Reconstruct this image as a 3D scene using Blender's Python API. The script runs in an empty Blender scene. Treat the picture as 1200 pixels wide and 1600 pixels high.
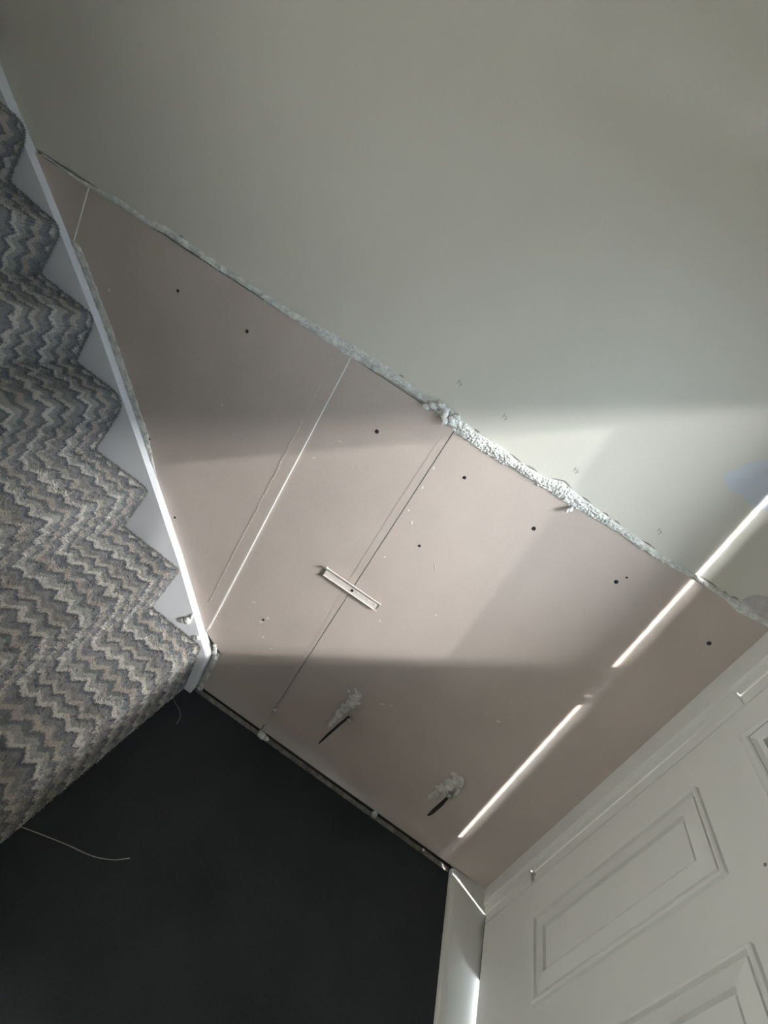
import bpy, bmesh, math, random
from mathutils import Vector, Matrix, noise

# ---------------------------------------------------------------- camera, light, exposure
sc = bpy.context.scene
COL = sc.collection
sc.view_settings.view_transform = 'Standard'
sc.view_settings.look = 'None'
sc.view_settings.gamma = 1.0
sc.view_settings.use_curve_mapping = False
sc.view_settings.exposure = 0.08

R = ((0.828975, 0.265713, 0.492135), (0.555219, -0.285063, -0.781326), (-0.067319, 0.920943, -0.383839))
cam_d = bpy.data.cameras.new('camera')
cam = bpy.data.objects.new('camera', cam_d); COL.objects.link(cam)
cam_d.sensor_fit = 'VERTICAL'; cam_d.sensor_height = 36.0; cam_d.sensor_width = 27.0
cam_d.lens = 36.0 * 843.88 / 1600.0
cam_d.clip_start = 0.02
rt, dn, fw = Vector(R[0]), Vector(R[1]), Vector(R[2])
cam.matrix_world = Matrix((( rt.x, -dn.x, -fw.x, 0.0), (rt.y, -dn.y, -fw.y, -1.35),
                           (rt.z, -dn.z, -fw.z, 1.4735), (0, 0, 0, 1)))
sc.camera = cam

SUN_DIR = Vector((-1.0, 0.47, -0.78)).normalized()      # travelling direction of the sunlight
def sun(name, strength, colour, angle, direction=SUN_DIR):
    d = bpy.data.lights.new(name, 'SUN'); d.energy = strength; d.color = colour; d.angle = math.radians(angle)
    o = bpy.data.objects.new(name, d); COL.objects.link(o)
    o.location = (3.0, -1.5, 3.5)
    o.rotation_euler = direction.to_track_quat('-Z', 'Y').to_euler()
sun('sun', 41.0, (1.0, 0.93, 0.84), 0.8)
sun('sun_aureole', 88.0, (0.76, 0.90, 1.0), 48.0, Vector((-1.0, 0.50, -0.40)))   # bright sky low over the street
w = bpy.data.worlds.new('sky'); sc.world = w; w.use_nodes = True
wn = w.node_tree.nodes; wl = w.node_tree.links
bg = wn['Background']
bg.inputs['Color'].default_value = (1.0, 0.96, 0.88, 1)
bg.inputs['Strength'].default_value = 0.08

def area(name, loc, rot, sx, sy, power, colour):
    d = bpy.data.lights.new(name, 'AREA'); d.shape = 'RECTANGLE'; d.size = sx; d.size_y = sy
    d.energy = power; d.color = colour
    o = bpy.data.objects.new(name, d); COL.objects.link(o); o.location = loc; o.rotation_euler = rot
    return o
# added strip lamp outside; widens and softens the sun band on the wall
hz = area('band_strip_lamp', (0.833 + 15.2, -6.9, 1.0 + 0.78 * 15.2), (0, 0, 0), 12.5, 1.3, 215000.0, (1.0, 0.94, 0.87))
hd = (Vector((0.0, -0.2, 1.0)) - hz.location).normalized()
hx = Vector((0, 1, 0)); hx = (hx - hd * hx.dot(hd)).normalized(); hy = (-hd).cross(hx)
hz.matrix_world = Matrix.Translation(hz.location) @ Matrix((hx, hy, -hd)).transposed().to_4x4()

# ---------------------------------------------------------------- materials
def mat(name, col, rough=0.7, var=0.0, vscale=6.0, bump=0.0, bscale=200.0, metal=0.0, spec=0.3, col2=None, fine=0.0, fscale=400.0):
    m = bpy.data.materials.new(name); m.use_nodes = True
    nt = m.node_tree; n = nt.nodes; l = nt.links
    b = n['Principled BSDF']
    b.inputs['Roughness'].default_value = rough
    b.inputs['Metallic'].default_value = metal
    b.inputs['Specular IOR Level'].default_value = spec
    tc = n.new('ShaderNodeTexCoord')
    c1 = tuple(col) + (1,)
    c2 = tuple(col2 or [c * (1 - var) for c in col]) + (1,)
    nz = n.new('ShaderNodeTexNoise'); nz.inputs['Scale'].default_value = vscale; nz.inputs['Detail'].default_value = 5
    l.new(tc.outputs['Object'], nz.inputs['Vector'])
    mr = n.new('ShaderNodeMapRange'); mr.inputs[1].default_value = 0.35; mr.inputs[2].default_value = 0.65
    l.new(nz.outputs['Fac'], mr.inputs[0])
    mx = n.new('ShaderNodeMix'); mx.data_type = 'RGBA'
    mx.inputs[6].default_value = c1; mx.inputs[7].default_value = c2
    l.new(mr.outputs[0], mx.inputs[0])
    out = mx.outputs[2]
    if fine:
        nf = n.new('ShaderNodeTexNoise'); nf.inputs['Scale'].default_value = fscale; nf.inputs['Detail'].default_value = 3
        l.new(tc.outputs['Object'], nf.inputs['Vector'])
        mf = n.new('ShaderNodeMapRange'); mf.inputs[1].default_value = 0.3; mf.inputs[2].default_value = 0.7
        mf.inputs[3].default_value = 1 - fine; mf.inputs[4].default_value = 1 + fine
        l.new(nf.outputs['Fac'], mf.inputs[0])
        mm = n.new('ShaderNodeVectorMath'); mm.operation = 'SCALE'
        l.new(out, mm.inputs[0]); l.new(mf.outputs[0], mm.inputs['Scale'])
        out = mm.outputs[0]
    l.new(out, b.inputs['Base Color'])
    if bump:
        nb = n.new('ShaderNodeTexNoise'); nb.inputs['Scale'].default_value = bscale; nb.inputs['Detail'].default_value = 4
        l.new(tc.outputs['Object'], nb.inputs['Vector'])
        bp = n.new('ShaderNodeBump'); bp.inputs['Strength'].default_value = bump; bp.inputs['Distance'].default_value = 0.002
        l.new(nb.outputs['Fac'], bp.inputs['Height']); l.new(bp.outputs[0], b.inputs['Normal'])
    return m

M_plaster = mat('painted_plaster', (0.60, 0.595, 0.545), 0.55, 0.04, 3, 0.12, 90, fine=0.02, fscale=250)
M_board = mat('plasterboard_paper', (0.50, 0.44, 0.405), 0.75, 0.08, 5, 0.10, 320, fine=0.035, fscale=260)
M_core = mat('gypsum_core', (0.86, 0.87, 0.86), 0.9, 0.1, 40)
M_rough = mat('broken_plaster', (0.90, 0.92, 0.90), 0.9, 0.3, 90, 1.0, 300)
M_grit = mat('grey_adhesive', (0.64, 0.64, 0.61), 0.9, 0.35, 45, 0.9, 260)
M_gloss = mat('white_gloss_paint', (0.78, 0.80, 0.85), 0.32, 0.03, 5, 0.05, 60, spec=0.5)
M_upvc = mat('white_door_paint', (0.72, 0.73, 0.71), 0.42, 0.03, 4, 0.04, 120, spec=0.45)
M_floor = mat('black_floor', (0.036, 0.041, 0.048), 0.72, 0.3, 4, 0.25, 160, spec=0.25, fine=0.12, fscale=160)
M_dark = mat('matt_dark', (0.03, 0.027, 0.025), 0.9)
M_ceil = mat('ceiling_paint', (0.36, 0.34, 0.30), 0.9, 0.03)
M_steel = mat('galvanised_steel', (0.62, 0.62, 0.62), 0.38, 0.15, 30, metal=0.9)
M_blackscrew = mat('black_screw', (0.035, 0.035, 0.04), 0.45, metal=0.6)
M_strip = mat('white_coated_metal', (0.70, 0.66, 0.62), 0.45, 0.08, 50, 0.3, 300, spec=0.5)
M_blue = mat('bluish_tone', (0.56, 0.61, 0.68), 0.7, 0.1, 20, 0.3, 90)
M_scuff = mat('pale_scuff', (0.72, 0.68, 0.63), 0.8)
M_sheet_mark = mat('grey_mark', (0.22, 0.21, 0.20), 0.8)
M_tape = mat('pale_seam', (0.55, 0.49, 0.45), 0.8, 0.12, 60)
M_thread = mat('pale_thread', (0.45, 0.42, 0.36), 0.8)
M_wood = mat('stair_timber', (0.35, 0.25, 0.16), 0.7)

# obscured glass of the door light
M_glass = bpy.data.materials.new('door_glass'); M_glass.use_nodes = True
nt = M_glass.node_tree; nt.nodes.clear()
o_ = nt.nodes.new('ShaderNodeOutputMaterial'); mx_ = nt.nodes.new('ShaderNodeMixShader')
tr_ = nt.nodes.new('ShaderNodeBsdfTransparent'); gl_ = nt.nodes.new('ShaderNodeBsdfGlossy')
tr_.inputs[0].default_value = (0.225, 0.23, 0.235, 1); gl_.inputs['Roughness'].default_value = 0.08
mx_.inputs[0].default_value = 0.08
nt.links.new(tr_.outputs[0], mx_.inputs[1]); nt.links.new(gl_.outputs[0], mx_.inputs[2]); nt.links.new(mx_.outputs[0], o_.inputs[0])

# carpet: flame-stitch stripes running down the flight, in grey, slate and oatmeal
M_carpet = bpy.data.materials.new('flame_stitch_carpet'); M_carpet.use_nodes = True
nt = M_carpet.node_tree; n = nt.nodes; l = nt.links
b = n['Principled BSDF']; b.inputs['Roughness'].default_value = 0.95; b.inputs['Specular IOR Level'].default_value = 0.1
try:
    b.inputs['Sheen Weight'].default_value = 0.25
except Exception: pass
tc = n.new('ShaderNodeTexCoord'); sp = n.new('ShaderNodeSeparateXYZ'); l.new(tc.outputs['UV'], sp.inputs[0])
def math_(op, a, bb=None, c=None):
    q = n.new('ShaderNodeMath'); q.operation = op
    for i, v in enumerate((a, bb, c)):
        if v is None: continue
        if isinstance(v, (int, float)): q.inputs[i].default_value = v
        else: l.new(v, q.inputs[i])
    return q.outputs[0]
warp = n.new('ShaderNodeTexNoise'); warp.inputs['Scale'].default_value = 9; warp.inputs['Detail'].default_value = 2
l.new(tc.outputs['UV'], warp.inputs['Vector'])
fray = n.new('ShaderNodeTexNoise'); fray.inputs['Scale'].default_value = 120; fray.inputs['Detail'].default_value = 6; fray.inputs['Roughness'].default_value = 0.7
l.new(tc.outputs['UV'], fray.inputs['Vector'])
u = math_('ADD', sp.outputs[0], math_('MULTIPLY', math_('SUBTRACT', warp.outputs['Fac'], 0.5), 0.05))
tri = math_('PINGPONG', u, 0.0235)                           # 0..0.021
tri2 = math_('PINGPONG', math_('ADD', u, 0.013), 0.10)
v = math_('ADD', sp.outputs[1], math_('MULTIPLY', tri, 0.95))
v = math_('ADD', v, math_('MULTIPLY', tri2, 0.16))
v = math_('ADD', v, math_('MULTIPLY', math_('SUBTRACT', warp.outputs['Fac'], 0.5), 0.045))
v = math_('ADD', v, math_('MULTIPLY', math_('SUBTRACT', fray.outputs['Fac'], 0.5), 0.030))
fr = math_('FRACT', math_('MULTIPLY', v, 1 / 0.225))
rp = n.new('ShaderNodeValToRGB'); rp.color_ramp.interpolation = 'LINEAR'
els = rp.color_ramp.elements
bands = [(0.00, (0.40, 0.38, 0.345)), (0.07, (0.46, 0.435, 0.39)), (0.095, (0.13, 0.14, 0.155)), (0.13, (0.15, 0.16, 0.175)),
         (0.155, (0.27, 0.27, 0.265)), (0.23, (0.30, 0.30, 0.29)), (0.25, (0.56, 0.54, 0.50)), (0.31, (0.50, 0.48, 0.44)),
         (0.335, (0.11, 0.12, 0.14)), (0.37, (0.20, 0.205, 0.22)), (0.46, (0.24, 0.245, 0.25)), (0.48, (0.40, 0.37, 0.335)),
         (0.55, (0.43, 0.38, 0.345)), (0.575, (0.155, 0.17, 0.18)), (0.64, (0.18, 0.20, 0.21)), (0.66, (0.36, 0.355, 0.335)),
         (0.74, (0.33, 0.33, 0.32)), (0.76, (0.58, 0.56, 0.52)), (0.80, (0.52, 0.50, 0.47)), (0.825, (0.10, 0.11, 0.13)),
         (0.87, (0.17, 0.18, 0.20)), (0.90, (0.26, 0.26, 0.26)), (0.99, (0.28, 0.275, 0.27))]
els[0].position = bands[0][0]; els[0].color = bands[0][1] + (1,)
els[1].position = bands[-1][0]; els[1].color = bands[-1][1] + (1,)
for p_, c_ in bands[1:-1]:
    c_ = tuple(min(0.85, k_ * 1.22) for k_ in c_)
    e = els.new(p_); e.color = c_ + (1,)
l.new(fr, rp.inputs[0])
pile = n.new('ShaderNodeTexNoise'); pile.inputs['Scale'].default_value = 420; pile.inputs['Detail'].default_value = 4; pile.inputs['Roughness'].default_value = 0.75
l.new(tc.outputs['UV'], pile.inputs['Vector'])
pm = n.new('ShaderNodeMapRange'); pm.inputs[1].default_value = 0.3; pm.inputs[2].default_value = 0.7
pm.inputs[3].default_value = 0.62; pm.inputs[4].default_value = 1.38
l.new(pile.outputs['Fac'], pm.inputs[0])
ms = n.new('ShaderNodeVectorMath'); ms.operation = 'SCALE'
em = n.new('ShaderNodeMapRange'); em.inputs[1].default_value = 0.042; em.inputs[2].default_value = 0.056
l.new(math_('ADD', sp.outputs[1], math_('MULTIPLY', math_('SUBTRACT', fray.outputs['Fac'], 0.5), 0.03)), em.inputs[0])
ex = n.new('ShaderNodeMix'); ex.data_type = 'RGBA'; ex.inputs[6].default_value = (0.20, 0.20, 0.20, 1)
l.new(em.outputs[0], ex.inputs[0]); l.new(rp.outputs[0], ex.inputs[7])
l.new(ex.outputs[2], ms.inputs[0]); l.new(pm.outputs[0], ms.inputs['Scale'])
l.new(ms.outputs[0], b.inputs['Base Color'])
bp = n.new('ShaderNodeBump'); bp.inputs['Strength'].default_value = 0.9; bp.inputs['Distance'].default_value = 0.004
l.new(pile.outputs['Fac'], bp.inputs['Height']); l.new(bp.outputs[0], b.inputs['Normal'])

# ---------------------------------------------------------------- helpers
def link(name, bm, m, parent=None, smooth=False, recalc=True):
    if recalc: bmesh.ops.recalc_face_normals(bm, faces=bm.faces)
    me = bpy.data.meshes.new(name); bm.to_mesh(me); bm.free()
    for mm in (m if isinstance(m, (list, tuple)) else [m]): me.materials.append(mm)
    if smooth:
        for p in me.polygons: p.use_smooth = True
    o = bpy.data.objects.new(name, me); COL.objects.link(o)
    if parent: o.parent = parent
    return o
def thing(name, label, cat, loc=(0, 0, 0), group=None):
    o = bpy.data.objects.new(name, None); COL.objects.link(o); o.location = loc
    o.empty_display_size = 0.05
    tag(o, label, cat, group); return o
def tag(o, label, cat, group=None):
    o['label'] = label; o['category'] = cat
    if group: o['group'] = group
    return o
def struct(o): o['kind'] = 'structure'; return o
def box(bm, x0, x1, y0, y1, z0, z1, bev=0.0, mi=0):
    vs = [bm.verts.new((x, y, z)) for x in (x0, x1) for y in (y0, y1) for z in (z0, z1)]
    fs = []
    for f in ((0, 1, 3, 2), (4, 6, 7, 5), (0, 4, 5, 1), (2, 3, 7, 6), (0, 2, 6, 4), (1, 5, 7, 3)):
        fc = bm.faces.new([vs[i] for i in f]); fc.material_index = mi; fs.append(fc)
    if bev:
        es = list({e for f in fs for e in f.edges})
        bmesh.ops.bevel(bm, geom=es, offset=bev, segments=2, affect='EDGES', profile=0.5)
def prism(bm, pts, axis, a0, a1, mi=0):
    """polygon pts extruded along axis ('x','y','z')"""
    def mk(p, a):
        if axis == 'y': return (p[0], a, p[1])
        if axis == 'x': return (a, p[0], p[1])
        return (p[0], p[1], a)
    A = [bm.verts.new(mk(p, a0)) for p in pts]; B = [bm.verts.new(mk(p, a1)) for p in pts]
    fs = [bm.faces.new(A), bm.faces.new(B[::-1])]
    k = len(pts)
    for i in range(k): fs.append(bm.faces.new((A[i], B[i], B[(i + 1) % k], A[(i + 1) % k])))
    for f in fs: f.material_index = mi
    return fs
def lerp_tab(tab, x):
    if x <= tab[0][0]: return tab[0][1]
    for (a, b_), (c, d) in zip(tab, tab[1:]):
        if x <= c: return b_ + (d - b_) * (x - a) / (c - a)
    return tab[-1][1]
def fbm(p, s, o=3):
    v_ = 0; amp = 1; tot = 0
    for i in range(o):
        v_ += amp * noise.noise(Vector(p) * s * 2 ** i); tot += amp; amp *= 0.55
    return v_ / tot
def lump(bm, c, r, seed, amp=0.35, sub=3, sc_=(1, 1, 1)):
    res = bmesh.ops.create_icosphere(bm, subdivisions=sub, radius=1.0)
    for v_ in res['verts']:
        d = v_.co.normalized()
        k = 1 + amp * fbm((d.x + seed, d.y, d.z), 1.8, 3)
        v_.co = Vector((c[0] + d.x * r * k * sc_[0], c[1] + d.y * r * k * sc_[1], c[2] + d.z * r * k * sc_[2]))
def tube(bm, pts, r, seg=8):
    rings = []
    for i, p in enumerate(pts):
        p = Vector(p)
        a = Vector(pts[max(i - 1, 0)]); b_ = Vector(pts[min(i + 1, len(pts) - 1)])
        t = (b_ - a).normalized()
        s = t.orthogonal().normalized(); q = t.cross(s)
        rr = r[i] if isinstance(r, (list, tuple)) else r
        rings.append([bm.verts.new(p + (s * math.cos(k * 2 * math.pi / seg) + q * math.sin(k * 2 * math.pi / seg)) * rr) for k in range(seg)])
    for a, b_ in zip(rings, rings[1:]):
        for k in range(seg): bm.faces.new((a[k], a[(k + 1) % seg], b_[(k + 1) % seg], b_[k]))
    bm.faces.new(rings[0][::-1]); bm.faces.new(rings[-1])

XD = 0.833          # inner face of the door and of the wall it hangs in
ZF = -0.011         # finished floor

# ---------------------------------------------------------------- the setting
bm = bmesh.new()
prism(bm, [(-3.2, -0.1), (-1.40, -0.1), (-1.40, 1.222), (-1.385, 1.224), (-1.1, 1.224), (XD + 0.1, 1.222), (XD + 0.1, 2.6), (-3.2, 2.6)], 'y', -0.0005, 0.012)
box(bm, -3.2, XD + 0.14, 0.0135, 0.15, -0.1, 2.6)
struct(link('wall_back', bm, M_plaster))
bm = bmesh.new(); box(bm, -3.2, XD + 0.12, -3.6, 0.014, ZF - 0.1, ZF)
struct(link('floor', bm, M_floor))
bm = bmesh.new(); box(bm, -3.2, XD + 0.14, -3.6, 0.15, 2.45, 2.6)
struct(link('ceiling', bm, M_ceil))
bm = bmesh.new()
box(bm, XD, XD + 0.12, -3.6, -0.985, -0.1, 2.45)
box(bm, XD, XD + 0.12, -0.985, 0.0, 2.08, 2.45)
struct(link('wall_right', bm, M_plaster))
bm = bmesh.new(); box(bm, -3.3, -3.2, -3.6, 0.15, -0.1, 2.6)
struct(link('wall_left', bm, mat('dim_hall_paint', (0.26, 0.24, 0.21), 0.8, 0.03)))

# ---------------------------------------------------------------- staircase
SK = 0.055                                                    # the flight is not quite square to the wall
def skx(x, y): return x + SK * (y + 0.035) if y < -0.035 else x
stairs = thing('staircase', 'carpeted staircase climbing to the left with a white painted stringer against the wall', 'staircase', (-0.33, -0.45, ZF))
def rel(o, root): o.parent = root; o.matrix_parent_inverse = Matrix.Translation(-Vector(root.location)); return o
bm = bmesh.new()
top = [(-0.322, ZF), (-0.3285, 0.158), (-0.546, 0.402), (-0.79, 0.652), (-1.03, 0.893), (-1.234, 1.078), (-1.388, 1.212), (-1.50, 1.305), (-2.6, 2.33)]
bot = [(-2.6, ZF)]
prism(bm, top + bot, 'y', -0.035, -0.0006)
bmesh.ops.bevel(bm, geom=[e for e in bm.edges if all(abs(v_.co.y + 0.035) < 1e-4 for v_ in e.verts)], offset=0.0025, segments=2, affect='EDGES')
rel(link('stringer', bm, M_gloss), stairs)

bm = bmesh.new()                                            # outer stringer on the open side of the flight
prism(bm, top + bot, 'y', -0.936, -0.902)
for v_ in bm.verts: v_.co.x = skx(v_.co.x, v_.co.y) + 0.012
rel(link('stringer', bm, M_gloss), stairs)

corners = [(-0.350, ZF + 0.002, 0), (-0.364, 0.186, .013), (-0.568, 0.200, .010), (-0.536, 0.388, .014), (-0.758, 0.400, .011), (-0.724, 0.564, .020),
           (-0.930, 0.572, .013), (-0.888, 0.770, .055), (-1.076, 0.782, .014), (-1.056, 0.930, .032), (-1.257, 0.945, .016), (-1.226, 1.090, .036),
           (-1.415, 1.115, .016), (-1.390, 1.264, .05), (-1.588, 1.288, .02), (-1.560, 1.45, .05), (-1.755, 1.465, .02), (-1.73, 1.63, .04), (-1.92, 1.64, 0)]
prof0 = []                                                 # tread and riser line with rounded nosings
for i, (x, z, r_) in enumerate(corners):
    if not r_: prof0.append((x, z)); continue
    p = Vector((x, z)); a = (Vector(corners[i - 1][:2]) - p).normalized(); c = (Vector(corners[i + 1][:2]) - p).normalized()
    for k in range(7):
        t = k / 6
        q = (p + a * r_) * (1 - t) ** 2 + p * 2 * t * (1 - t) + (p + c * r_) * t * t
        prof0.append((q.x, q.y))
# solid timber steps hidden just under the carpet
bm = bmesh.new()
for i in range(2, len(corners) - 1, 2):
    xi, zi = corners[i][0], corners[i][1]                   # foot of the next riser; its tread level
    xn = corners[i - 1][0]
    zt_ = zi - 0.026
    vs0 = [(xn - 0.045, ZF), (xn - 0.045, zt_), (xi - 0.05, zt_), (xi - 0.05, ZF)]
    prism(bm, vs0, 'y', -0.90, -0.036)
for v_ in bm.verts: v_.co.x = skx(v_.co.x, v_.co.y)
rel(link('step_carcass', bm, M_wood), stairs)
# resample the profile smoothly (Catmull-Rom)
def catmull(P, step):
    out = []
    for i in range(len(P) - 1):
        p0 = Vector(P[max(i - 1, 0)]); p1 = Vector(P[i]); p2 = Vector(P[i + 1]); p3 = Vector(P[min(i + 2, len(P) - 1)])
        k = max(1, int((p2 - p1).length / step))
        for j in range(k):
            t = j / k
            out.append(0.5 * ((2 * p1) + (-p0 + p2) * t + (2 * p0 - 5 * p1 + 4 * p2 - p3) * t * t + (-p0 + 3 * p1 - 3 * p2 + p3) * t ** 3))
    out.append(Vector(P[-1])); return out
prof = []
for a, c in zip(prof0, prof0[1:]):
    a, c = Vector(a), Vector(c); k = max(1, int((c - a).length / 0.005))
    prof += [a.lerp(c, j / k) for j in range(k)]
prof.append(Vector(prof0[-1]))
arc = [0.0]
for a, c in zip(prof, prof[1:]): arc.append(arc[-1] + (c - a).length)
NY = 150; Y0 = -0.0365; Y1 = -0.90
bm = bmesh.new(); uvl = bm.loops.layers.uv.new('UVMap')
nrm = []
for i in range(len(prof)):
    a = prof[max(i - 2, 0)]; c = prof[min(i + 2, len(prof) - 1)]; t = (c - a).normalized()
    nrm.append(Vector((-t.y * -1, t.x * -1)))              # outward (towards +x / up)
grid = []
for i, p in enumerate(prof):
    row = []
    for j in range(NY + 1):
        f_ = j / NY; y = Y0 + (Y1 - Y0) * f_ ** 1.15
        q = (arc[i], y, 0.3)
        d = 0.0018 * fbm(q, 60, 2) + 0.003 * fbm(q, 7, 2)
        x = p.x + nrm[i].x * d; z = max(p.y + nrm[i].y * d, ZF + 0.001)
        if j == 0: y += 0.0
        elif j == 1: y = y
        row.append((bm.verts.new((skx(x, y), y, z)), arc[i], y))
    grid.append(row)
for i in range(len(prof) - 1):
    for j in range(NY):
        q = [grid[i][j], grid[i + 1][j], grid[i + 1][j + 1], grid[i][j + 1]]
        fc = bm.faces.new([t[0] for t in q])
        for lp, t in zip(fc.loops, q): lp[uvl].uv = (t[1], -t[2])
        fc.smooth = True
# cut edge of the pile against the stringer, folded inwards
for i in range(len(prof) - 1):
    a, c = grid[i][0], grid[i + 1][0]
    v1 = bm.verts.new((prof[i].x - nrm[i].x * 0.007, Y0, max(prof[i].y - nrm[i].y * 0.007, ZF + 0.0005)))
    v2 = bm.verts.new((prof[i + 1].x - nrm[i + 1].x * 0.007, Y0, max(prof[i + 1].y - nrm[i + 1].y * 0.007, ZF + 0.0005)))
    fc = bm.faces.new((a[0], v1, v2, c[0]))
    for lp, (uu, vv) in zip(fc.loops, ((a[1], .036), (a[1], .02), (c[1], .02), (c[1], .036))): lp[uvl].uv = (uu, vv)
carpet = link('stair_carpet', bm, M_carpet, recalc=False)
rel(carpet, stairs); carpet['label'] = 'grey and oatmeal zigzag striped stair carpet'
# the pile itself: short blades of yarn standing on the backing, coloured by the same pattern
rnd = random.Random(21); V_ = []; F_ = []; UV_ = []
lim = max(i for i, p in enumerate(prof) if p.y < 1.33)
for k in range(95000):
    i = rnd.randrange(1, lim); p = prof[i]; nn = nrm[i]
    y = -0.0375 - 0.70 * rnd.random() ** 1.25
    c_ = Vector((skx(p.x, y), y, p.y))
    d = Vector((nn.x + rnd.uniform(-.75, .75), rnd.uniform(-.75, .75), nn.y + rnd.uniform(-.75, .75))).normalized()
    sd = Vector((rnd.uniform(-1, 1), rnd.uniform(-1, 1), rnd.uniform(-1, 1))).cross(d).normalized() * rnd.uniform(.0007, .0012)
    hh = rnd.uniform(.0035, .0065); tip = c_ + d * hh
    if tip.z < ZF + .001 or tip.y > -0.0358: continue
    q = len(V_); V_ += [c_ - sd, c_ + sd, tip + sd * .7, tip - sd * .7]; F_.append((q, q + 1, q + 2, q + 3))
    u_, w_ = arc[i], -y
    UV_ += [u_, w_] * 4
me = bpy.data.meshes.new('pile'); me.from_pydata(V_, [], F_); me.materials.append(M_carpet)
lay = me.uv_layers.new(name='UVMap'); lay.data.foreach_set('uv', UV_)
pile_o = bpy.data.objects.new('pile', me); COL.objects.link(pile_o); pile_o.parent = carpet; pile_o['kind'] = 'stuff'
# loose tufts along the cut edge of the carpet
random.seed(4)
bm = bmesh.new()
for k in range(1500):
    i = random.randrange(3, int(len(prof) * 0.80)); p = prof[i]; nn = nrm[i]
    y = Y0 + random.uniform(-0.004, 0.0012)
    base = Vector((p.x, y, p.y)); hh = random.uniform(0.003, 0.007)
    d = Vector((nn.x + random.uniform(-.6, .6), random.uniform(-0.6, 0.5), nn.y + random.uniform(-.6, .6))).normalized()
    s = d.orthogonal().normalized() * 0.0011
    tip = base + d * hh
    tip.y = min(tip.y, -0.0355)
    a, b_, c = bm.verts.new(base - s), bm.verts.new(base + s), bm.verts.new(tip)
    bm.faces.new((a, b_, c))
M_tuft = mat('pile_fibre', (0.34, 0.33, 0.31), 0.95, 0.5, 160)
tf = link('frayed_edge', bm, M_tuft, carpet); tf['kind'] = 'stuff'

# ---------------------------------------------------------------- plasterboard sheets
def sheet(pts, front, label):
    bm = bmesh.new()
    fs = prism(bm, pts, 'y', front, 0.0125, mi=1)
    for f in fs:
        if abs(f.calc_center_median().y - front) < 1e-5: f.material_index = 0
    o = link('plasterboard_sheet', bm, [M_board, M_core])
    tag(o, label, 'plasterboard', 'plasterboard sheets fixed to the lower wall')
    return o
s1 = sheet([(-1.385, 1.20), (-1.395, 1.214), (-1.2115, 1.2135), (-1.2115, 1.058)], -0.0085,
           'small triangular end of plasterboard above the stringer, furthest up the stairs')
s2 = sheet([(-1.2095, 1.2145), (-0.3785, 1.2135), (-0.3785, 0.215), (-0.546, 0.4005), (-0.79, 0.650), (-1.03, 0.891), (-1.2095, 1.055)], -0.0062,
           'wide wedge of pinkish grey plasterboard between the stringer and the bright white seam')
s3 = sheet([(-0.3765, 1.2135), (-0.0598, 1.2115), (-0.0598, 0.007), (-0.298, 0.007), (-0.303, 0.176), (-0.3765, 0.213)], -0.0018,
           'narrow upright strip of plasterboard between the white seam and the dark seam')
s4 = sheet([(-0.0570, 1.2055), (0.833, 1.218), (0.833, 0.007), (0.70, 0.007), (-0.0570, 0.007)], -0.0005,
           'largest plasterboard sheet, between dark seam and door frame, crossed by a thin sun line')

def dots(root, lst, y):
    for x, z, r_ in lst:
        bm = bmesh.new()
        bmesh.ops.create_cone(bm, cap_ends=True, segments=14, radius1=r_, radius2=r_ * 0.7, depth=0.0016,
                              matrix=Matrix.Translation((x, y - 0.0004, z)) @ Matrix.Rotation(math.radians(90), 4, 'X'))
        box(bm, x - r_ * .5, x + r_ * .5, y - 0.0016, y - 0.0010, z - r_ * .12, z + r_ * .12)
        link('screw', bm, M_blackscrew, root)
dots(s2, [(-0.877, 1.112, .0048), (-0.656, 1.123, .0052), (-0.631, 0.513, .0042), (-0.800, 0.690, .0040)], -0.0062)
dots(s3, [(-0.226, 1.089, .0058), (-0.237, 0.385, .0040)], -0.0018)
dots(s4, [(0.029, 1.114, .0050), (0.246, 1.102, .0060), (0.488, 1.104, .0058), (0.500, 1.128, .0030), (0.756, 1.103, .0060), (0.032, 0.886, .0045)], -0.0005)

# pale chips and scuffs on the sheets: thin crumbs of plaster stuck to the paper
def chip(root, x, z, y, lx, lz, rot, seed):
    bm = bmesh.new()
    k = 9; pts = []
    rnd = random.Random(seed)
    for i in range(k):
        a = 2 * math.pi * i / k; rr = rnd.uniform(0.55, 1.0)
        px, pz = math.cos(a) * lx * rr, math.sin(a) * lz * rr
        c, s = math.cos(rot), math.sin(rot)
        pts.append((x + px * c - pz * s, z + px * s + pz * c))
    prism(bm, pts, 'y', y - 0.0009, y + 0.0001)
    link('plaster_fleck', bm, M_scuff, root)
rnd = random.Random(11)
for x, z, lx, lz, ro in [(-1.068, 1.008, .005, .004, 0), (-0.637, 0.909, .004, .003, 0), (-0.30, 1.01, .008, .0016, .3), (-0.37 + .03, .93, .007, .0015, .9)]:
    chip(s2 if x < -0.38 else s3, x, z, -0.0062 if x < -0.38 else -0.0018, lx, lz, ro, rnd.random())
for x, z, lx, lz, ro in [(0.503, 0.566, .008, .003, .5), (0.06, .62, .004, .003, 0), (0.10, 0.86, .010, .0012, -.9), (0.18, .74, .004, .002, 0),
                         (0.21, .38, .010, .002, .4), (0.235, .395, .008, .002, .2), (-0.02, .93, .004, .006, .2), (-0.045, .955, .004, .003, 0),
                         (-0.047, 1.03, .003, .006, .2), (-0.05, 1.09, .003, .005, .2), (-0.03, .80, .004, .003, 1)]:
    chip(s4, x, z, -0.0005, lx, lz, ro, rnd.random())
for x, z, lx, lz, ro in [(-0.228, 0.40, .006, .004, .7), (-0.242, .372, .006, .004, .2), (-.29, .42, .008, .0015, .5), (-.21, .33, .004, .003, 0), (-.17, .31, .007, .0015, .3)]:
    chip(s3, x, z, -0.0018, lx, lz, ro, rnd.random())

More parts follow.
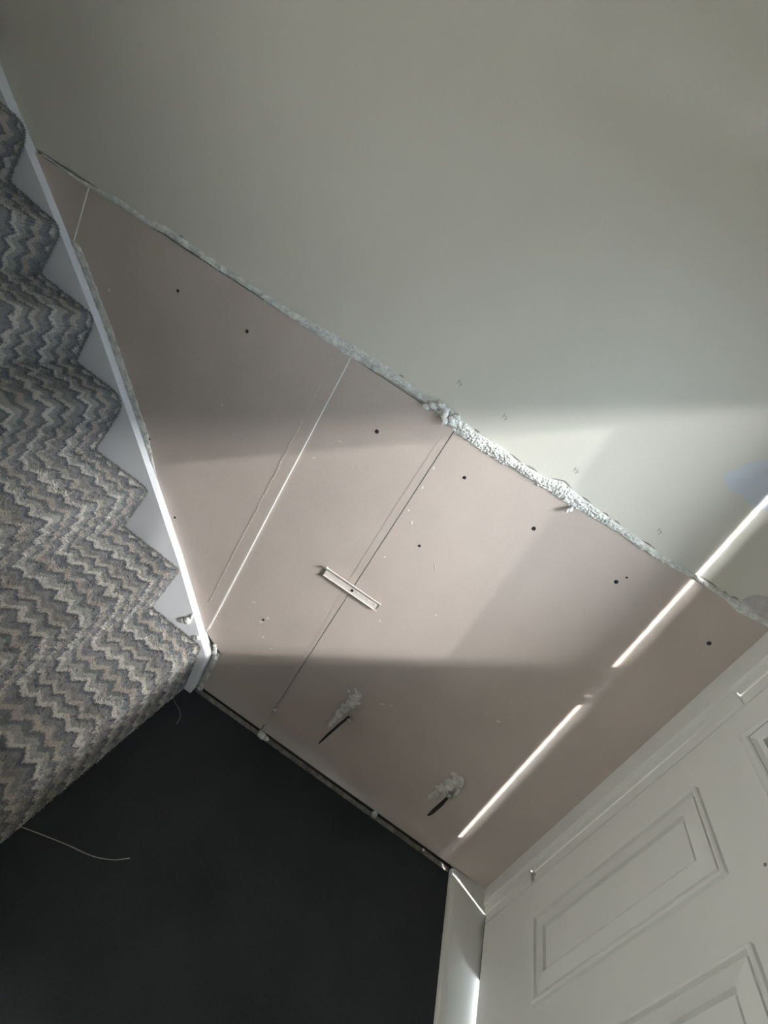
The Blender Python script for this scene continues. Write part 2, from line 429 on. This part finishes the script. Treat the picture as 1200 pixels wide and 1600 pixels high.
# the perforated edge line of plaster beside the white seam and the pale torn strip beside the dark seam
bm = bmesh.new(); rnd = random.Random(3)
z = 1.18
while z > 0.33:
    ln = rnd.uniform(0.012, 0.022)
    x = -0.414 + rnd.uniform(-.002, .002)
    prism(bm, [(x - .0022, z), (x + .0018, z - .002), (x - .0005, z - ln), (x - .0042, z - ln + .002)], 'y', -0.0071, -0.0060)
    z -= ln + rnd.uniform(0.002, 0.006)
link('ragged_line', bm, M_tape, s2)
bm = bmesh.new()
prism(bm, [(-0.3790, 1.205), (-0.3768, 1.205), (-0.3765, 0.80), (-0.3752, 0.50), (-0.3740, 0.235), (-0.3790, 0.2165)], 'y', -0.0058, -0.0010)
link('filler_line', bm, M_core, s2)
bm = bmesh.new()
P = [(-0.0780, 1.17), (-0.0605, 1.19), (-0.0605, 0.10), (-0.066, 0.10), (-0.070, 0.45), (-0.079, 0.62), (-0.081, 0.95)]
prism(bm, P, 'y', -0.0024, -0.0017)
link('torn_paper_strip', bm, M_board, s3)

# ---------------------------------------------------------------- ragged plaster along the top of the sheets
lo = [(-1.3666, 1.2167), (-1.2564, 1.2125), (-1.2078, 1.2143), (-1.11, 1.2152), (-1.0248, 1.2124), (-0.9648, 1.2187), (-0.8396, 1.2159), (-0.6765, 1.2158), (-0.5544, 1.213), (-0.4209, 1.2124), (-0.3696, 1.2123), (-0.258, 1.2187), (-0.1678, 1.2193), (-0.0867, 1.2063), (-0.0562, 1.1975), (0.0033, 1.1942), (0.0725, 1.1957), (0.1157, 1.2014), (0.1871, 1.201), (0.2804, 1.2004), (0.3446, 1.2057), (0.4146, 1.2097), (0.477, 1.2064), (0.5644, 1.2096), (0.6175, 1.2166), (0.7076, 1.2147), (0.7451, 1.2058), (0.8032, 1.2135), (0.833, 1.216)]
up = [(-1.379, 1.2206), (-1.2613, 1.218), (-1.2041, 1.2218), (-1.1164, 1.232), (-1.0305, 1.2264), (-0.9769, 1.2377), (-0.8471, 1.2324), (-0.6846, 1.2322), (-0.563, 1.2314), (-0.4567, 1.2415), (-0.374, 1.2439), (-0.2716, 1.2444), (-0.1744, 1.233), (-0.1267, 1.2481), (-0.0693, 1.2346), (0.0058, 1.2276), (0.06, 1.2309), (0.1086, 1.2239), (0.1927, 1.2265), (0.2319, 1.2416), (0.2777, 1.2352), (0.325, 1.2318), (0.4016, 1.2276), (0.4867, 1.2248), (0.5584, 1.2238), (0.6156, 1.2277), (0.7085, 1.2282), (0.7392, 1.2332), (0.7997, 1.2236), (0.833, 1.222)]
bm = bmesh.new()
N = 1500; Kc = 12; rows = []
for i in range(N + 1):
    x = -1.375 + (0.830 + 1.375) * i / N
    a = lerp_tab(lo, x) + 0.0022 * fbm((x, 0, 5), 70, 3); c = lerp_tab(up, x) + 0.0030 * fbm((x, 0, 9), 60, 3)
    c = max(c, a + 0.002)
    row = []
    for j in range(Kc + 1):
        t = j / Kc; z = a + (c - a) * t
        dome = math.sin(math.pi * min(max(t, 0.0), 1.0)) ** 0.6
        wd = min(1.0, (c - a) / 0.013)
        d = dome * wd * (0.0045 + 0.0065 * fbm((x, t * 0.3 + z, 2), 95, 3) + 0.004 * fbm((x, z, 7), 30, 2) + 0.0045 * fbm((x, z, 4), 230, 2))
        row.append(bm.verts.new((x, 0.0006 - max(d, -0.001) * 1.35 - (0.0012 if 0 < j < Kc else 0), z)))
    rows.append(row)
for a, c in zip(rows, rows[1:]):
    for j in range(Kc): bm.faces.new((a[j], c[j], c[j + 1], a[j + 1]))
for k in range(420):                                        # crumbs along the break
    x = random.uniform(-0.95, 0.62); a = lerp_tab(lo, x); c = lerp_tab(up, x)
    z = random.uniform(a, c); r_ = random.uniform(0.0012, 0.0036) * (1 if x > -0.15 else 0.75)
    lump(bm, (x, -0.004, z), r_, k, 0.5, 1)
edge = link('broken_plaster_edge', bm, M_rough)
tag(edge, 'ragged white broken plaster edge running along the top of the plasterboard', 'plaster')
bm = bmesh.new()
for c, r_, s in [((-0.150, -0.007, 1.214), .007, (1.4, .8, 1)), ((-0.135, -0.010, 1.226), .010, (1.3, .9, .8)), ((-0.118, -0.012, 1.238), .010, (1.2, 1, .8)),
                 ((-0.103, -0.013, 1.236), .009, (1, 1.1, 1)), ((-0.098, -0.013, 1.222), .009, (.8, 1, 1.4)), ((-0.090, -0.011, 1.210), .008, (.9, 1, 1.3)),
                 ((-0.078, -0.010, 1.222), .008, (1.1, 1, 1)), ((-0.070, -0.008, 1.234), .008, (1.1, 1, 1))]:
    lump(bm, c, r_, c[0] * 50, 0.55, 3, s)
link('plaster_curl', bm, M_rough, edge, smooth=True)
bm = bmesh.new()
lump(bm, (0.286, -0.008, 1.196), .006, 3, 0.6, 2, (1, 1.3, 1.2)); lump(bm, (0.281, -0.012, 1.189), .004, 5, 0.6, 2, (1, 1.3, 1.5))
link('plaster_curl', bm, M_rough, edge, smooth=True)
# dark lifted paint edge above the break
bm = bmesh.new()
for x0, x1 in [(0.085, 0.125), (0.135, 0.17), (0.205, 0.262), (0.29, 0.318), (0.352, 0.372), (0.385, 0.405), (0.466, 0.505), (0.625, 0.678), (0.690, 0.700), (0.712, 0.73), (-0.02, 0.0), (-0.25, -0.235), (-0.93, -0.915)]:
    k = 8; A = []; B = []
    for i in range(k + 1):
        x = x0 + (x1 - x0) * i / k; z = lerp_tab(up, x) + 0.0005 + 0.002 * fbm((x, 1, 1), 60)
        hgt = 0.0028 * math.sin(math.pi * i / k) + 0.0004
        A.append((x, z)); B.append((x, z + hgt))
    bm = bmesh.new(); prism(bm, A + B[::-1], 'y', -0.0016, -0.0004)
    link('lifted_paint_flake', bm, M_sheet_mark, edge)

# grey adhesive exposed between stringer and sheets
bm = bmesh.new(); rows = []
gi = [(-1.2338, 1.0795), (-1.1857, 1.036), (-1.1171, 0.974), (-1.0601, 0.922), (-0.9584, 0.823), (-0.8723, 0.736), (-0.7947, 0.658), (-0.7086, 0.570), (-0.56, 0.418), (-0.45, 0.295), (-0.334, 0.166)]
go = [(-1.2107, 1.0896), (-1.1818, 1.0789), (-1.1239, 1.020), (-1.0331, 0.9281), (-0.9357, 0.8316), (-0.8663, 0.758), (-0.7871, 0.6675), (-0.6992, 0.5688), (-0.55, 0.412), (-0.44, 0.288), (-0.325, 0.166)]
N = 420
for i in range(N + 1):
    t = i / N * (len(gi) - 1); k = min(int(t), len(gi) - 2); f_ = t - k
    a = Vector(gi[k]).lerp(Vector(gi[k + 1]), f_); c = Vector(go[k]).lerp(Vector(go[k + 1]), f_)
    nrm_ = Vector((0.72, 0.70))
    wdt = 0.026 * max(0.12, min(1, (i / N) * 14)) * (1 if t < 5.6 else max(0.16, 1 - (t - 5.6) * 0.75)) * (1 + 0.22 * fbm((a.x, a.y, 0), 45, 3))
    row = []
    for j in range(9):
        q = j / 8; p = a + nrm_ * (wdt * q - 0.004)
        d = (math.sin(math.pi * q) ** 0.5) * min(1, wdt / 0.012) * (0.005 + 0.007 * fbm((p.x, p.y, 3), 110, 3))
        row.append(bm.verts.new((p.x, -0.0055 - max(0.0, d), p.y)))
    rows.append(row)
for a, c in zip(rows, rows[1:]):
    for j in range(8): bm.faces.new((a[j], c[j], c[j + 1], a[j + 1]))
o = link('adhesive_strip', bm, M_grit)
tag(o, 'rough grey strip of adhesive squeezed out along the top of the stringer', 'adhesive')
bm = bmesh.new(); rows = []
for i in range(81):
    t = i / 80; z = 0.172 - t * 0.180; xa = -0.326 + 0.006 * t; wdt = 0.022 + 0.004 * fbm((z, 1, 1), 50, 2)
    rows.append([bm.verts.new((xa + wdt * j / 6, -0.001 - 0.006 * math.sin(math.pi * j / 6) * (0.7 + fbm((j * .3, z, 2), 90, 2)), z)) for j in range(7)])
o = None
for a, c in zip(rows, rows[1:]):
    for j in range(6): bm.faces.new((a[j], c[j], c[j + 1], a[j + 1]))
ov = link('adhesive_bead', bm, M_grit); tag(ov, 'short upright bead of grey adhesive between the end of the stringer and the plasterboard', 'adhesive')
bm = bmesh.new(); rows = []
for i in range(121):                                       # the bead along along the floor line
    t = i / 120; x = -0.318 + t * 1.02; wz = 0.0065 * (0.8 + 0.9 * fbm((x, 3, 1), 22, 3))
    zb = ZF + 0.001
    rows.append([bm.verts.new((x, -0.014 * (1 - j / 6) - 0.001 - 0.003 * fbm((x, j, 2), 60, 2) * (j < 6), zb + max(.004, wz) * j / 6)) for j in range(7)])
for a, c in zip(rows, rows[1:]):
    for j in range(6): bm.faces.new((a[j], c[j], c[j + 1], a[j + 1]))
o = link('adhesive_bead', bm, mat('dusty_adhesive', (0.27, 0.25, 0.23), 0.9, 0.5, 40, 0.8, 200))
tag(o, 'thin dusty bead of adhesive filling the gap where the plasterboard meets the floor', 'adhesive')
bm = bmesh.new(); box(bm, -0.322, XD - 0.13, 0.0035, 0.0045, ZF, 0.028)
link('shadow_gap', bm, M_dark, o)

# plaster crumbs
def crumb(label, lumps, m=M_rough):
    bm = bmesh.new()
    for k, (c, r_, s) in enumerate(lumps): lump(bm, c, r_, k * 3.3 + c[0] * 10, 0.5, 3, s)
    o = link('plaster_crumb', bm, m, smooth=True); tag(o, label, 'crumb'); return o
crumb('pale plaster crumb at the floor line, at the foot of the dark seam', [((-0.046, -0.014, 0.004), .014, (1.1, .8, 1.0)), ((-0.030, -0.012, 0.000), .010, (1.2, .8, .8))], mat('dull_plaster', (0.5, 0.5, 0.47), .9, .3, 60, .6, 200))
crumb('tiny plaster crumb on the lower part of the dark seam', [((-0.057, -0.003, 0.115), .005, (1, 1, .8))])
crumb('white drip of plaster on the stringer below the white seam', [((-0.440, -0.039, 0.243), .011, (1.0, .8, 1.2)), ((-0.452, -0.039, 0.232), .008, (1.4, .6, 1.1)), ((-0.434, -0.037, 0.262), .007, (.7, .7, 1.6))])
crumb('small plaster crumb stuck at the top end of the stringer edge, below the plaster break', [((-1.333, -0.014, 1.155), .006, (.7, .8, 1.5))])
crumb('small plaster crumb on the stringer edge at the foot of the white seam', [((-0.385, -0.038, 0.208), .007, (1.2, .7, 1)), ((-0.396, -0.0375, 0.202), .005, (1, .6, 1.4))])
crumb('rough white lump of plaster on the lower end of the stringer top edge', [((-0.322, -0.006, 0.168), .008, (1.0, .6, 1.5)), ((-0.332, -0.007, 0.192), .006, (1, .7, 1.2)), ((-0.312, -0.005, 0.150), .006, (1, .7, 1.4)), ((-0.326, -0.006, 0.182), .0065, (1, .7, 1.2))])
crumb('grey crumb on the floor edge halfway along the large plasterboard sheet', [((0.405, -0.010, 0.004), .009, (1, .8, 1.3))], M_grit)
crumb('tiny white crumb at the floor edge beside the door sill', [((0.598, -0.012, 0.004), .004, (1, 1, 1))])

# ---------------------------------------------------------------- metal fixing strip across the dark seam
strip = thing('metal_strip', 'short white metal channel strip fixed level across the dark seam', 'metal strip', (-0.057, -0.0045, 0.659))
bm = bmesh.new()
L = 0.093; Hh = 0.0135; T = 0.0012
for (z0, z1, y0, y1) in ((-Hh, Hh, -0.0048, -0.0034), (Hh - T, Hh + 0.0006, -0.0092, -0.0034), (-Hh - 0.0006, -Hh + T, -0.0082, -0.0034)):
    box(bm, -L, L, y0, y1, z0, z1, 0.0003)
box(bm, L - 0.002, L, -0.0075, -0.0048, -Hh + 0.003, Hh - 0.002)
o = link('channel', bm, M_strip, strip)
bm = bmesh.new()
bmesh.ops.create_cone(bm, cap_ends=True, segments=16, radius1=.0045, radius2=.0038, depth=0.0014, matrix=Matrix.Translation((0.002, -0.0055, -0.003)) @ Matrix.Rotation(math.radians(90), 4, 'X'))
box(bm, -0.001, 0.005, -0.0066, -0.0060, -0.0035, -0.0025)
link('screw', bm, M_blackscrew, strip)
for x, y, z, r_ in ((-L - 0.001, -0.0085, Hh + 0.001, .0038), (0.02, -.0052, .001, .0016), (0.055, -.0052, .001, .0018), (0.08, -.0052, .001, .0016)):
    bm = bmesh.new(); lump(bm, (x, y, z), r_, x * 99, .3, 2)
    link('paint_blob', bm, M_rough, strip, smooth=True)

# ---------------------------------------------------------------- adhesive daubs with screw and dark streak
M_daub = mat('dried_adhesive', (0.74, 0.72, 0.68), 0.9, 0.35, 50, 0.9, 260)
def daub(x, z, label, spec, hook, dark_streak):
    t = thing('adhesive_daub', label, 'adhesive daub', (x, -0.001, z), 'adhesive daubs low on the large sheet')
    bm = bmesh.new()
    for k, (dx, dz, r_, s) in enumerate(spec): lump(bm, (dx, -0.003, dz), r_, k * 2.7 + x * 30, 0.75, 4, (s[0], s[1] * 1.7, s[2]))
    # flatten on the wall
    for v_ in bm.verts: v_.co.y = min(v_.co.y, 0.0005)
    link('plaster_smear', bm, M_daub, t, smooth=False)
    bm = bmesh.new()
    (hx, hz) = hook
    tube(bm, [(hx, 0.0, hz), (hx, -0.016, hz)], 0.0026, 10)
    bmesh.ops.create_uvsphere(bm, u_segments=14, v_segments=8, radius=.0078, matrix=Matrix.Translation((hx, -0.017, hz)) @ Matrix.Diagonal((1, .55, 1, 1)))
    box(bm, hx - .005, hx + .005, -0.0222, -0.0205, hz - .0008, hz + .0008)
    link('screw', bm, M_steel, t, smooth=True)
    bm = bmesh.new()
    prism(bm, dark_streak, 'y', -0.0012, 0.0003)
    link('dark_streak', bm, M_dark, t)  # flat dark sliver running down from the screw
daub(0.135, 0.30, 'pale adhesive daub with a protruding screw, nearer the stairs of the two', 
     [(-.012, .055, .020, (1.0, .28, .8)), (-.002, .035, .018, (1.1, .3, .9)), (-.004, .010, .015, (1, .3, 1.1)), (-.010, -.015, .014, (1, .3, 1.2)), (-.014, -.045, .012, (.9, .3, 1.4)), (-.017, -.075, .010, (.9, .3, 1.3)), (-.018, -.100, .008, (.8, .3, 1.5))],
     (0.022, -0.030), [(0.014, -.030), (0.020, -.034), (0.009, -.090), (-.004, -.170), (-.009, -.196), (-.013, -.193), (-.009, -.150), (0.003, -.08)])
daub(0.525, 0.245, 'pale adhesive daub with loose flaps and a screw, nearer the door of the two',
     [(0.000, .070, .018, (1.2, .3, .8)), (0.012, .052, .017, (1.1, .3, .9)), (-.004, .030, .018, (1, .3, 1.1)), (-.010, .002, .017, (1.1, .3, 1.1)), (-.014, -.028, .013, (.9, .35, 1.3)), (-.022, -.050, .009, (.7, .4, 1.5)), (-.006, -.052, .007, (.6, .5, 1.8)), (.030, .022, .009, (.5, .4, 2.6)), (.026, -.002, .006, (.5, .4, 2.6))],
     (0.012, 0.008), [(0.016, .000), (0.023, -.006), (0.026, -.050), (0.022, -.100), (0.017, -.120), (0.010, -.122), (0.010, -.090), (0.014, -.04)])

# ---------------------------------------------------------------- marks on the painted wall
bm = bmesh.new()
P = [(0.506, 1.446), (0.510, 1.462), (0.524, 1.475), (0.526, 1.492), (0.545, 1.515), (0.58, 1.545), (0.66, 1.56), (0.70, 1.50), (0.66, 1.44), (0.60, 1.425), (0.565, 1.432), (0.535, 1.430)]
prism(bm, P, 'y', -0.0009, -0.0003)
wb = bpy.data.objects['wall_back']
link('bluish_patch', bm, M_blue, wb)  # irregular bluish patch on the upper wall near the door
bm = bmesh.new()
prism(bm, [(0.735, 1.236), (0.745, 1.262), (0.77, 1.275), (0.832, 1.300), (0.832, 1.228), (0.79, 1.226)], 'y', -0.0009, -0.0003)
link('bare_plaster_patch', bm, mat('mauve_plaster', (0.50, 0.48, 0.49), .8, .25, 60), wb)
bm = bmesh.new()
for (x, z) in ((0.022, 1.29), (0.030, 1.287), (0.235, 1.275), (0.243, 1.272), (0.480, 1.262), (0.487, 1.258), (-0.115, 1.30), (-.108, 1.297)):
    box(bm, x, x + .0012, -0.0009, -0.0003, z, z + .012)
    box(bm, x + .001, x + .006, -0.0009, -0.0003, z + .006, z + .0072)
link('pencil_tick', bm, M_sheet_mark, wb)
bm = bmesh.new(); prism(bm, [(0.633, 1.522), (0.6345, 1.522), (0.637, 1.60), (0.6355, 1.60)], 'y', -0.0012, -0.0008)
link('hairline_crack', bm, M_sheet_mark, wb)

# ---------------------------------------------------------------- door frame
DX = -0.47                                                   # y shift per metre of x along the sun's path
bm = bmesh.new()
def ysl(y, x): return y + DX * (x - XD)
# jamb next to the wall; its inner edge is cut parallel to the sun so that light gets through the crack
z0, z1 = ZF, 2.08
prism(bm, [(XD - 0.002, 0.0), (XD - 0.002, -0.056), (XD + 0.000, -0.060), (XD + 0.005, -0.062), (XD + 0.005, -0.0815), (XD + 0.006, -0.0825), (XD + 0.100, ysl(-0.0800, XD + 0.100)), (XD + 0.100, 0.0)], 'z', z0, z1)
prism(bm, [(XD - 0.002, -0.985), (XD - 0.002, -0.925), (XD + 0.05, -0.925), (XD + 0.05, -0.985)], 'z', z0, z1)
box(bm, XD - 0.002, XD + 0.05, -0.93, -0.06, 2.02, 2.08)
fr_o = struct(link('trim_1', bm, M_upvc))
# raised bead along the jamb
bm = bmesh.new(); prism(bm, [(XD - 0.0025, -0.046), (XD - 0.0060, -0.0485), (XD - 0.0060, -0.0545), (XD - 0.0025, -0.057)], 'z', 0.05, z1)
link('jamb_bead', bm, M_upvc, fr_o)

# ---------------------------------------------------------------- door leaf
door = struct(bpy.data.objects.new('door_1', None)); COL.objects.link(door)
YA, YB = -0.0866, -0.920
GY0, GY1, GZ0, GZ1 = -0.234, -0.762, 1.062, 1.930
bm = bmesh.new()
xa, xb = XD + 0.004, XD + 0.044
def leaf(y0, y1, z0, z1): box(bm, xa, xb, y1, y0, z0, z1)
zb, zt = 0.020, 2.015
# hinge-side stile with the slanted edge and the shallow groove near it
prism(bm, [(xa, -0.1185), (xa, -0.0885), (xa + 0.0022, YA), (XD + 0.100, ysl(YA + 0.0018, XD + 0.100)), (XD + 0.100, -0.140), (xb, -0.140), (xb, -0.1185)], 'z', zb, zt)
prism(bm, [(xa + .009, -0.1215), (xb, -0.1215), (xb, -0.1185), (xa + .009, -0.1185)], 'z', zb, zt)
leaf(-0.1215, GY0, zb, zt); leaf(GY1, YB, zb, zt); leaf(GY0, GY1, zb, GZ0); leaf(GY0, GY1, GZ1, zt)
link('door_leaf', bm, M_upvc, door)
def ring(y0, y1, z0, z1, prof_, name, m, parent, xf, cap=False):
    bm = bmesh.new(); loops = []
    for d, hh in prof_:
        loops.append([bm.verts.new((xf - hh, y, z)) for y, z in ((y0 - d, z0 + d), (y1 + d, z0 + d), (y1 + d, z1 - d), (y0 - d, z1 - d))])
    for a, c in zip(loops, loops[1:]):
        for k in range(4): bm.faces.new((a[k], a[(k + 1) % 4], c[(k + 1) % 4], c[k]))
    if cap: bm.faces.new(loops[-1])
    else:
        a, c = loops[-1], loops[0]
        for k in range(4): bm.faces.new((a[k], a[(k + 1) % 4], c[(k + 1) % 4], c[k]))
    return link(name, bm, m, parent)
PP = [(0, 0.0), (0.0008, 0.0085), (0.0045, 0.0120), (0.009, 0.0110), (0.0115, 0.0008), (0.0145, 0.0008), (0.0160, 0.0075), (0.050, 0.0130), (0.0518, 0.0025), (0.0560, 0.0025), (0.0580, 0.0090)]
ring(-0.226, -0.438, 0.275, 0.879, PP, 'panel', M_upvc, door, xa, cap=True)
ring(-0.565, -0.777, 0.275, 0.879, PP, 'panel', M_upvc, door, xa, cap=True)
gf = ring(-0.188, -0.808, 1.015, 1.977, [(0, 0.0), (0.003, 0.004), (0.008, 0.010), (0.016, 0.014), (0.024, 0.0145), (0.028, 0.011), (0.044, -0.012), (0.049, -0.014), (0.049, -0.020), (0.012, -0.001)], 'glazing_frame', M_upvc, door, xa)
# inner gasket line
ring(-0.2155, -0.7805, 1.0425, 1.9495, [(0, 0.0095), (0.0003, 0.0114), (0.0009, 0.0112), (0.0011, 0.0085)], 'gasket', M_sheet_mark, gf, xa)
ring(-0.238, -0.758, 1.066, 1.926, [(-0.010, -0.030), (0.026, -0.030), (0.028, -0.040), (-0.010, -0.040)], 'outer_bead', M_upvc, gf, xa)
bm = bmesh.new(); box(bm, XD + 0.020, XD + 0.024, GY1 - .003, GY0 + .003, GZ0 - .003, GZ1 + .003)
link('glass_pane', bm, M_glass, door)
# hinges: closed plates over the crack
def hinge(z0, z1, label):
    bm = bmesh.new()
    prism(bm, [(XD - 0.001, -0.066), (XD - 0.003, -0.070), (XD - 0.003, -0.118), (XD - 0.001, -0.122), (XD + 0.006, -0.122), (XD + 0.006, -0.066)], 'z', z0, z1)
    prism(bm, [(XD + 0.006, -0.080), (XD + 0.040, ysl(-0.080, XD + 0.040)), (XD + 0.040, ysl(-0.092, XD + 0.040)), (XD + 0.006, -0.092)], 'z', z0, z1)
    bmesh.ops.bevel(bm, geom=[e for e in bm.edges if all(v_.co.x < XD for v_ in e.verts)], offset=0.0006, segments=1, affect='EDGES')
    return link('hinge', bm, M_upvc, door)
hinge(0.984, 1.066, ''); hinge(0.184, 0.262, '')
hinge(1.84, 1.92, '')
bm = bmesh.new()                                            # blocks added in the crack and under the leaf to interrupt the sunlight
prism(bm, [(XD + 0.010, -0.083), (XD + 0.040, ysl(-0.083, XD + 0.040)), (XD + 0.040, ysl(-0.088, XD + 0.040)), (XD + 0.010, -0.088)], 'z', 0.936, 0.958)
prism(bm, [(XD + 0.010, -0.083), (XD + 0.040, ysl(-0.083, XD + 0.040)), (XD + 0.040, ysl(-0.088, XD + 0.040)), (XD + 0.010, -0.088)], 'z', 0.140, 0.166)
box(bm, xa + .004, xb, -0.27, -0.09, 0.0095, 0.0202)
link('crack_blocker', bm, M_dark, door)
# bright bare metal catch by the lower hinge
bm = bmesh.new()
box(bm, XD - 0.006, XD + 0.004, -0.116, -0.092, 0.266, 0.270, 0.0008); box(bm, XD - 0.005, XD + 0.004, -0.100, -0.094, 0.262, 0.280, 0.0008)
link('catch_plate', bm, M_steel, door)
bm = bmesh.new(); bmesh.ops.create_uvsphere(bm, u_segments=10, v_segments=6, radius=.0035, matrix=Matrix.Translation((xa - .0005, -0.462, 0.954)) @ Matrix.Diagonal((.4, 1, 1, 1)))
link('dark_speck', bm, M_sheet_mark, door)

# the door hangs slightly out of plumb: it leans away from the wall towards its head
def lean(o):
    done = set()
    for c in [o] + list(o.children_recursive):
        if c.type != 'MESH' or c.data.name in done: continue
        done.add(c.data.name)
        for v_ in c.data.vertices:
            if v_.co.y < -0.045: v_.co.y -= 0.0150 * (v_.co.z - 0.2)
lean(door); lean(fr_o)

# ---------------------------------------------------------------- white sill in front of the door
bm = bmesh.new()
prism(bm, [(0.706, ZF), (0.7065, 0.002), (0.710, 0.0065), (0.720, 0.009), (0.728, 0.0095), (XD + 0.12, 0.010), (XD + 0.12, ZF)], 'x', 0, 1)
for v_ in bm.verts:
    x, z, y = v_.co.y, v_.co.z, v_.co.x
    yy = -0.0045 if y < 0.5 else -0.985
    v_.co = Vector((x - 0.045 * (yy) * -1 * -1 if False else x + (0.070 * -yy if x < 0.75 else 0), yy, z))
struct(link('trim_2', bm, M_upvc))

# ---------------------------------------------------------------- loose threads on the floor
def thread(pts, r_, label):
    bm = bmesh.new(); tube(bm, [tuple(p) for p in catmull([Vector(p) for p in pts], 0.006)], r_, 6)
    o = link('carpet_thread', bm, M_thread, smooth=True); tag(o, label, 'thread')
thread([(-0.357, -0.095, .010), (-0.335, -0.098, ZF + .001), (-0.305, -0.112, ZF + .001), (-0.288, -0.135, ZF + .001), (-0.283, -0.160, ZF + .0015)], 0.0007, 'short curled thread on the black floor beside the lowest step')
thread([(-0.40, -0.625, ZF + .002), (-0.345, -0.610, ZF + .001), (-0.270, -0.592, ZF + .001), (-0.21, -0.580, ZF + .001), (-0.165, -0.560, ZF + .001), (-0.135, -0.535, ZF + .001)], 0.0011, 'long pale thread lying on the black floor in the lower left')
